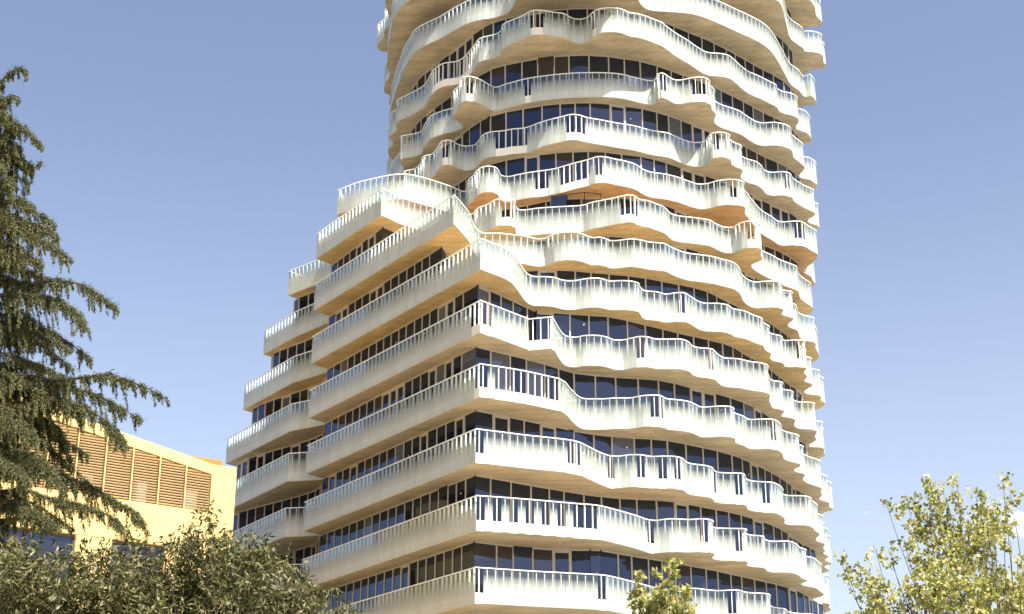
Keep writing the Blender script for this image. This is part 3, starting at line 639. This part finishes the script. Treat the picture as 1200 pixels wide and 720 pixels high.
# ---------------------------------------------------------------- unseen block, added to darken the reflections in the tower's left windows
M['brown_block'] = noise_mat('dark_brown_brick', (.045, .032, .024), (.07, .05, .036), .5, .8)
nb = empty('unseen_dark_block', (-63, 92, 0))
tag(nb, 'tall unseen dark brown block added for the left windows of the tower to mirror', 'building')
m = MB(); m.box((-63, 92, 30), (6, 0, 0), (0, 11.5, 0), (0, 0, 30)); m.build('wall', M['brown_block'], nb)
m = MB(); m.box((-63, 92, 60.4), (6.3, 0, 0), (0, 11.8, 0), (0, 0, .4)); m.build('roof', M['brown_block'], nb)
m = MB()
for z in range(4, 58, 3): m.box((-56.4, 92, z + .5), (.6, 0, 0), (0, 11, 0), (0, 0, .5))
tag(m.build('balcony', M['brown_block'], nb), kind='stuff')

# ---------------------------------------------------------------- trees
BOUGHS=[
([(-12.1,34,19.19),(-12.18,34,19.87),(-11.94,34,20.24),(-11.7,34,20.33),(-11.56,34,20.17)],0.5),
([(-12.1,34,18.74),(-12.13,33.84,19.07),(-11.86,33.68,19.3),(-11.64,33.52,19.35),(-11.47,33.36,19.13)],0.5),
([(-12.1,34,17.97),(-12.08,34.16,18.49),(-11.93,34.32,18.91),(-11.88,34.48,18.76)],0.5),
([(-12.1,34,17.86),(-12.21,34.32,18.91),(-12.19,34.64,19.3),(-12.19,34.96,19.23)],0.6),
([(-12.1,34,17.53),(-11.9,34.08,17.98),(-11.58,34.16,17.96),(-11.32,34.24,17.77),(-11.09,34.32,18.03)],0.55),
([(-12.1,34,18.26),(-11.9,33.88,18.33),(-11.58,33.76,18.69),(-11.2,33.64,18.43),(-10.87,33.52,18.02)],0.6),
([(-12.1,34,17.31),(-12.04,34.32,18.06),(-11.97,34.64,18.43),(-11.9,34.96,18.41)],0.7),
([(-12.1,34,16.88),(-11.71,33.68,17.16),(-11.49,33.36,17.12),(-11.29,33.04,16.85)],0.8),
([(-12.1,34,16.55),(-11.79,34.12,16.91),(-11.43,34.24,16.92),(-11.04,34.36,16.71),(-10.67,34.48,16.46)],0.8),
([(-12.1,34,16.17),(-11.57,33.84,16.23),(-10.99,33.68,16.16),(-10.54,33.52,15.96),(-10.22,33.36,15.64)],0.8),
([(-12.1,34,15.7),(-11.53,33.68,15.95),(-10.76,33.36,15.71),(-10.22,33.04,15.34),(-9.71,32.72,14.89)],0.9),
([(-12.1,34,15.6),(-11.7,34.53,15.92),(-11.46,35.07,15.97),(-11.2,35.6,15.92)],0.9),
([(-12.1,34,15.03),(-11.77,34.64,15.5),(-11.18,35.28,15.54),(-11.01,35.92,15.61)],0.9),
([(-12.1,34,14.66),(-11.45,33.95,14.84),(-10.9,33.89,14.74),(-10.51,33.84,14.8),(-9.82,33.79,14.74),(-9.3,33.73,14.45),(-8.85,33.68,14.12)],1),
([(-12.1,34,14.41),(-11.3,33.71,14.44),(-10.63,33.42,14.29),(-9.97,33.14,14.08),(-9.38,32.85,13.58),(-9.22,32.56,13.24)],1),
([(-12.1,34,13.79),(-11.17,34.12,13.92),(-10.72,34.24,13.84),(-10.14,34.36,13.59),(-9.52,34.48,13.16)],0.8),
([(-12.1,34,13.02),(-11.55,34.53,13.61),(-11.4,35.07,13.84),(-11.29,35.6,13.88)],1),
([(-12.1,34,12.62),(-11.24,34.64,13.16),(-10.84,35.28,13.25),(-10.57,35.92,13.2)],0.9),
([(-12.1,34,12.5),(-10.97,33.92,12.6),(-10.18,33.84,12.45),(-9.5,33.76,12.49),(-8.92,33.68,12.52),(-8.23,33.6,12.3),(-7.59,33.52,11.98)],1.05),
([(-12.1,34,12.03),(-10.82,34.1,12.46),(-10.08,34.19,12.45),(-9.33,34.29,12.28),(-8.76,34.38,11.99),(-8.28,34.48,11.76)],1.1),
([(-12.1,34,11.44),(-10.73,33.71,11.79),(-10.01,33.42,11.85),(-9.17,33.14,11.61),(-8.51,32.85,11.11),(-8.12,32.56,10.69)],1.15),
([(-12.1,34,11.06),(-10.95,34.24,11.51),(-10.57,34.48,11.78),(-10.13,34.72,11.55),(-9.91,34.96,10.93)],1.2),
([(-12.1,34,10.67),(-10.76,33.89,10.74),(-10.15,33.77,10.51),(-9.54,33.66,10.2),(-8.94,33.54,9.95),(-8.33,33.43,9.58),(-7.93,33.31,9.34),(-7.65,33.2,8.95)],0.95),
([(-12.1,34,10.57),(-10.83,33.48,10.72),(-10.2,32.96,10.54),(-9.57,32.44,10.07),(-9.1,31.92,9.4)],0.9),
([(-12.1,34,9.72),(-10.62,33.68,9.93),(-9.77,33.36,9.66),(-9.04,33.04,9.46),(-8.31,32.72,9.13),(-7.85,32.4,8.72)],0.8),
([(-12.1,34,9.35),(-10.63,33.25,9.51),(-9.85,32.51,9.19),(-9.07,31.76,8.66)],0.7),
([(-12.1,34,10.29),(-10.76,33.09,10.34),(-10.19,32.19,10.01),(-9.67,31.28,9.51)],0.8),
([(-12.1,34,9.16),(-10.78,34.43,9.48),(-10.44,34.85,9.54),(-10.17,35.28,9.48)],0.8),
]
OLIVE_A=[(-6.23,20.58,5.29,0.54),(-5.57,21.07,5.18,0.59),(-5.08,20.79,5.33,0.42),(-5.99,21.17,4.62,0.96),(-6.57,21.2,5.83,0.22),(-6.01,20.3,5.54,0.21),(-5.68,20.22,5.33,0.23),(-5.65,21.54,5.69,0.22),(-5.47,20.61,5.74,0.08),(-5.14,20.57,5.64,0.16),(-7.3,21.79,5.62,0.63),(-4.96,20.95,4.86,0.59),(-6.83,21.54,6.01,0.1),(-6.38,20.96,5.94,0.08),(-6.16,21.22,5.92,0.09),(-5.6,20.44,5.68,0.08),(-5.45,21.22,5.93,0.07),(-5.25,21.59,6.05,0.1),(-5.53,21.04,5.98,0.06)]
OLIVE_B=[(-4.3,22.43,5.74,0.58),(-4.86,22.31,5.6,0.52),(-3.53,21.22,5.52,0.53),(-3.27,22.46,5.37,0.5),(-4.22,22.16,6.29,0.17),(-4.16,21.64,6.39,0.11),(-2.45,21.16,4.86,0.42),(-4.39,22.66,4.83,1.13),(-3.97,21.95,6.06,0.29),(-3.53,22.39,4.91,0.74),(-4.67,22.68,6.21,0.28),(-5.08,22.39,5.95,0.25),(-3.15,22.76,5.8,0.18),(-2.83,21.81,5.65,0.11),(-5.41,22.54,5.94,0.25),(-3.4,21.9,5.99,0.2),(-4.63,22.78,6.49,0.12),(-4.12,22.68,6.47,0.1),(-3.47,21.28,6.03,0.1),(-3.22,21.34,5.94,0.08),(-4.65,21.49,6,0.11),(-5.28,22.84,6.28,0.1),(-3.11,21.89,5.94,0.1),(-2.7,22.23,5.7,0.1),(-2.46,21.64,5.41,0.11),(-3.84,22.01,6.4,0.07),(-4.23,21.79,6.54,0.07)]
YELLOW=[(5.62,19.79,6.56,0.1),(6.3,20.12,6.69,0.09),(5.32,20.12,6.49,0.14),(5.17,20.57,6.38,0.16),(4.82,20.25,6.37,0.06),(5.44,20.6,6.18,0.28),(5.66,20.5,6.42,0.24),(5.94,20.69,5.97,0.4),(5.41,20.24,5.66,0.35),(4.47,19.53,5.6,0.1),(4.88,20.5,5.66,0.08),(4.89,20.65,5.88,0.08),(4.24,20.57,5.73,0.06),(4.23,20.1,5.45,0.11),(4.43,20.3,5.4,0.16),(4.47,19.6,5.11,0.22),(4.57,20.46,5.11,0.21),(4.92,20.1,5.31,0.14),(5.08,19.7,5.18,0.27),(5.38,19.39,5.18,0.36),(6.01,20.5,5.49,0.28),(6.56,20.69,6.58,0.13),(6.04,19.42,5.9,0.17),(6.23,20.42,6.25,0.22),(6.24,19.87,5.8,0.11),(6.18,19.51,5.49,0.09),(6.08,19.71,5.24,0.23),(6.46,20.38,5.23,0.29),(5.81,20.52,5.06,0.44),(5.16,19.36,6.46,0.04),(5.95,20.16,6.42,0.13),(5.81,19.36,5.85,0.19),(6.04,20.31,6.34,0.12),(4.88,19.76,5.78,0.13),(6.72,20.53,5.39,0.35),(5.18,20.67,4.98,0.35),(6.23,20.01,4.82,0.46),(6.93,20.7,5.86,0.19),(4.37,19.73,4.72,0.28)]
SLIM=[(2,19.79,5.56,0.05),(1.99,20.05,5.49,0.08),(1.97,19.77,5.29,0.1),(1.63,19.85,5.41,0.07),(1.8,19.95,5.45,0.04),(1.59,20.06,5.2,0.11),(1.68,19.83,5.1,0.11),(1.84,19.77,5.14,0.1),(1.99,20.18,5.18,0.11),(2.13,19.91,5.17,0.08),(2.24,20.23,5.3,0.06),(2.14,20.2,5.1,0.11),(1.57,19.94,5.01,0.11),(1.99,19.98,4.99,0.14),(1.75,20.01,4.95,0.18),(1.96,20.07,4.78,0.24),(1.53,20.05,4.82,0.15),(2.22,20.03,4.89,0.13)]

def leaf_mat(name, cols, back=None, trans=.25, rough=.5):
    m, nt, b = new_mat(name); L = nt.links.new
    at = nt.nodes.new('ShaderNodeAttribute'); at.attribute_name = 'tone'
    rp = nt.nodes.new('ShaderNodeValToRGB'); cr = rp.color_ramp
    while len(cr.elements) < len(cols): cr.elements.new(.5)
    for i, c in enumerate(cols): cr.elements[i].position = i/(len(cols)-1); cr.elements[i].color = (*c, 1)
    L(at.outputs['Fac'], rp.inputs['Fac'])
    col = rp.outputs['Color']
    if back:
        ge = nt.nodes.new('ShaderNodeNewGeometry'); mx = nt.nodes.new('ShaderNodeMixRGB'); mx.inputs['Color2'].default_value = (*back, 1)
        L(ge.outputs['Backfacing'], mx.inputs['Fac']); L(col, mx.inputs['Color1']); col = mx.outputs['Color']
    L(col, b.inputs['Base Color']); b.inputs['Roughness'].default_value = rough; b.inputs['Specular IOR Level'].default_value = .28
    tl = nt.nodes.new('ShaderNodeBsdfTranslucent'); L(col, tl.inputs['Color'])
    ms = nt.nodes.new('ShaderNodeMixShader'); ms.inputs['Fac'].default_value = trans
    L(b.outputs['BSDF'], ms.inputs[1]); L(tl.outputs['BSDF'], ms.inputs[2]); L(ms.outputs['Shader'], nt.nodes['Material Output'].inputs['Surface'])
    return m
M['bark'] = noise_mat('bark', (.045, .033, .022), (.09, .065, .045), 8, .9, bump=.5, stretch=(1, 1, .3))
M['cedar'] = leaf_mat('cedar_needles', [(.022, .027, .009), (.06, .066, .022), (.115, .115, .038), (.17, .16, .06)], trans=.10, rough=.6)
M['olive'] = leaf_mat('evergreen_leaves', [(.011, .016, .004), (.036, .043, .010), (.080, .085, .022), (.165, .158, .052)], back=(.155, .142, .062), trans=.16, rough=.5)
M['yellow'] = leaf_mat('autumn_leaves', [(.09, .11, .028), (.22, .24, .06), (.38, .37, .11), (.56, .50, .18), (.52, .50, .30)], trans=.4, rough=.5)

def leaves(name, base, d, side, length, width, tone, mat, parent, fold=.25):
    """one folded quad per leaf, numpy arrays"""
    n = len(base); nrm = np.cross(d, side); nrm /= np.linalg.norm(nrm, axis=1, keepdims=True) + 1e-9
    side = np.cross(nrm, d)
    L = length[:, None]; Wd = width[:, None]
    v = np.empty((n, 4, 3))
    v[:, 0] = base; v[:, 1] = base + d*L*.45 + side*Wd*.5 + nrm*Wd*fold; v[:, 2] = base + d*L; v[:, 3] = base + d*L*.45 - side*Wd*.5 + nrm*Wd*fold
    me = bpy.data.meshes.new(name)
    me.vertices.add(n*4); me.vertices.foreach_set('co', v.astype(np.float32).ravel())
    me.loops.add(n*4); me.loops.foreach_set('vertex_index', np.arange(n*4, dtype=np.int32))
    me.polygons.add(n); me.polygons.foreach_set('loop_start', np.arange(0, n*4, 4, dtype=np.int32))
    me.update(calc_edges=True)
    at = me.attributes.new('tone', 'FLOAT', 'FACE'); at.data.foreach_set('value', tone.astype(np.float32))
    me.materials.append(mat); me.validate()
    return link(name, me, parent)

R_ = np.random.default_rng(7)
def unit(a): return a/(np.linalg.norm(a, axis=-1, keepdims=True) + 1e-9)

# cedar: tall trunk, long boughs, hanging sprays of needles
cedar = empty('cedar_tree', (-12.1, 34, 0))
tag(cedar, 'tall dark cedar with drooping branches in front of the cream building', 'tree')
tr = MB(); tr.tube([(-12.1 + .05*math.sin(z), 34 + .04*math.cos(z*1.3), z) for z in np.linspace(0, 19.0, 22)], np.linspace(.42, .02, 22), 10)
tr.build('trunk', M['bark'], cedar, True)
B_, D_, Sd, Ln, Wd, Tn = [], [], [], [], [], []
bough_list = [(b, h, 1.0) for b, h in BOUGHS]
for i in range(26):       # boughs on the sides the photograph does not face
    z = R_.uniform(4, 19); ang = R_.uniform(.6*math.pi, 1.9*math.pi) if i % 3 else R_.uniform(0, 2*math.pi)
    if math.cos(ang) > .55: continue
    ln = (20.5 - z)*.26 + .5
    p0 = Vector((-12.1, 34, z)); dr = Vector((math.cos(ang), math.sin(ang), 0))
    bough_list.append(([tuple(p0 + dr*ln*t + Vector((0, 0, .5*t - 1.1*t*t))*ln*.35) for t in (0, .33, .66, 1)], .8, .6))
def reach(z):             # how far the crown spreads at a height
    return float(np.interp(z, [3, 8, 9.2, 10.5, 12, 14, 15.5, 17, 19, 20.5], [4.6, 4.3, 3.9, 3.6, 4.1, 3.0, 2.0, 1.6, .9, .3]))
for i in range(58):       # inner boughs that fill the crown
    z = R_.uniform(7.5, 19.6) if i % 3 else R_.uniform(7.5, 13.5); ang = R_.uniform(-1.25, .9)
    ln = reach(z)*R_.uniform(.35, .72) + .15
    p0 = Vector((-12.1, 34, z)); dr = Vector((math.cos(ang), math.sin(ang), 0)); lift = R_.uniform(-.15, .35)
    bough_list.append(([tuple(p0 + dr*ln*t + Vector((0, 0, lift*t - .75*t*t))*ln*.5) for t in (0, .33, .66, 1)], R_.uniform(.7, 1.05), .8))
for pts, hang, dens in bough_list:
    P = np.array(pts, float)
    o3 = []
    for i in range(len(P)-1):
        p1, p2 = P[i], P[i+1]; p0 = P[i-1] if i else 2*p1 - p2; p3 = P[i+2] if i+2 < len(P) else 2*p2 - p1
        for t in np.linspace(0, 1, 7)[:-1]:
            o3.append(.5*((2*p1) + (-p0+p2)*t + (2*p0-5*p1+4*p2-p3)*t*t + (-p0+3*p1-3*p2+p3)*t**3))
    o3.append(P[-1]); o3 = np.array(o3)
    sg = np.linalg.norm(np.diff(o3, axis=0), axis=1); L = np.concatenate([[0], np.cumsum(sg)])
    bm_ = MB(); bm_.tube([tuple(q) for q in o3], list(np.linspace(.055 if L[-1] > 2 else .03, .005, len(o3))), 6)
    bm_.build('limb', M['bark'], cedar, True)
    s = .12*L[-1]; side_flip = 1
    while s < L[-1]:
        q = np.array([np.interp(s, L, o3[:, c]) for c in range(3)]); q2 = np.array([np.interp(min(s+.1, L[-1]), L, o3[:, c]) for c in range(3)])
        fwd = unit(q2 - q + 1e-6); lat = unit(np.cross(fwd, (0, 0, 1))) * side_flip; side_flip = -side_flip
        frac = s/L[-1]
        big = R_.random()
        tl_ = (.16 + .42*R_.random() if big > .25 else R_.uniform(.55, 1.05))*hang*(1.0 - .72*frac**1.6)
        # a strand leaves sideways, arches over and hangs
        n = 9; tt = np.linspace(0, 1, n)
        out = lat*R_.uniform(.05, .75) + fwd*R_.uniform(.15, .9)
        dn = R_.uniform(.55, 1.15)
        tw = q + out*(tl_*.75)*(tt[:, None]**.75) + np.array((0, 0, -1.0))*tl_*(tt[:, None]**1.6)*dn + np.array((0, 0, R_.uniform(.02, .2)))*tl_*np.sin(tt*3.1)[:, None]
        m = int(tl_*300*dens) + int(26*dens)
        u = R_.random(m)**.9*(n-1); i0 = np.minimum(u.astype(int), n-2); f_ = (u - i0)[:, None]
        bp = tw[i0]*(1-f_) + tw[i0+1]*f_ + R_.normal(0, 1, (m, 3))*(.030*(1.2 - u/(n-1)))[:, None]
        td = unit(tw[i0+1] - tw[i0])
        dd = unit(td*1.2 + R_.normal(0, .5, (m, 3)) + np.array((0, 0, -.1)))
        B_.append(bp); D_.append(dd); Sd.append(R_.normal(0, 1, (m, 3))); Ln.append(R_.uniform(.045, .10, m)); Wd.append(R_.uniform(.011, .020, m))
        Tn.append(np.clip(R_.normal(.28 + .35*u/(n-1), .2, m), 0, 1))
        if R_.random() < .05: s += R_.uniform(.05, .16)      # bare stretches let the sky through
        s += .034/dens if L[-1] > 1.2 else .028
cat = np.concatenate
leaves('foliage', cat(B_), cat(D_), cat(Sd), cat(Ln), cat(Wd), cat(Tn), M['cedar'], cedar)

def crown(lobes, per_m3, leaf, shape, droop, limb_r):
    """returns the shoots' leaves for a list of (x, y, z, r) clumps"""
    B_, D_, Sd, Ln, Wd, Tn = [], [], [], [], [], []
    for x, y, z, r in lobes:
        n_sh = max(5, int(per_m3*r**2.4))
        dr = unit(R_.normal(0, 1, (n_sh, 3))); rr = r*(R_.random(n_sh)**.42)*R_.uniform(.8, 1.12, n_sh)
        c = np.array((x, y, z)) + dr*rr[:, None]
        up = unit(dr*.7 + np.array((0, 0, .75)) + R_.normal(0, .35, (n_sh, 3)))
        k = shape[0]
        sl = R_.uniform(.6, 1.2, n_sh)*shape[1]
        tone_s = R_.normal(.45, .17, n_sh)
        for j in range(k):
            t = (j + R_.random(n_sh))/k
            b = c + up*(sl*t)[:, None] + R_.normal(0, leaf*.15, (n_sh, 3))
            d = unit(up*.35 + R_.normal(0, .75, (n_sh, 3)) + np.array((0, 0, -droop)))
            B_.append(b); D_.append(d); Sd.append(R_.normal(0, 1, (n_sh, 3)))
            Ln.append(R_.uniform(.7, 1.25, n_sh)*leaf); Wd.append(R_.uniform(.8, 1.2, n_sh)*leaf*shape[2])
            Tn.append(np.clip(tone_s + R_.normal(0, .16, n_sh), 0, 1))
    return [np.concatenate(q) for q in (B_, D_, Sd, Ln, Wd, Tn)]

def tree(name, base, lobes, label, mat, per_m3, leaf, shape, droop, trunk_r, fork, group=None):
    t = empty(name, base)
    tag(t, label, 'tree', group)
    bx, by, _ = base
    tm = MB(); tm.tube([(bx, by, -.05), (bx + .03, by, fork*.4), (bx - .04, by + .03, fork*.75), (bx, by, fork)], [trunk_r*1.25, trunk_r, trunk_r*.85, trunk_r*.7], 10)
    tm.build('trunk', M['bark'], t, True)
    for x, y, z, r in lobes:
        p0 = Vector((bx, by, fork - .1)); p2 = Vector((x, y, z + r*.6)); 
        p1 = p0.lerp(p2, .5) + Vector(((x-bx)*.30 + R_.normal(0, .12), (y-by)*.2 + R_.normal(0, .12), -.10*abs(z-fork)))
        pts = [((1-q)**2)*p0 + 2*q*(1-q)*p1 + q*q*p2 for q in np.linspace(0, 1, 9)]
        rad0 = trunk_r*.26*min(1, .25 + r*1.2)
        lm = MB(); lm.tube([tuple(q) for q in pts], [rad0*(1 - .93*i/8)**1.3 + .003 for i in range(9)], 6)
        lm.build('limb', M['bark'], t, True)
    leaves('crown', *crown(lobes, per_m3, leaf, shape, droop, .02), mat, t)
    return t
tree('evergreen_tree', (-5.9, 21.2, 0), OLIVE_A, 'bushy olive green tree under the cedar branches at the bottom left corner', M['olive'], 720, .115, (11, .26, .27), .55, .16, 3.2, 'bushy trees along the bottom left')
tree('evergreen_tree', (-3.9, 22.3, 0), OLIVE_B, 'bushy olive green tree with one tall spiky shoot between the cream building and the tower', M['olive'], 720, .115, (11, .26, .27), .55, .17, 3.4, 'bushy trees along the bottom left')
tree('autumn_tree', (6.2, 20.2, 0), YELLOW, 'airy yellow green tree against the sky at the bottom right corner', M['yellow'], 1450, .052, (8, .12, .85), .15, .12, 3.0)
tree('autumn_tree', (1.85, 20.1, 0), SLIM, 'slim yellow green treetop in front of the lowest balconies of the tower', M['yellow'], 2600, .06, (8, .08, .85), .15, .06, 4.0)
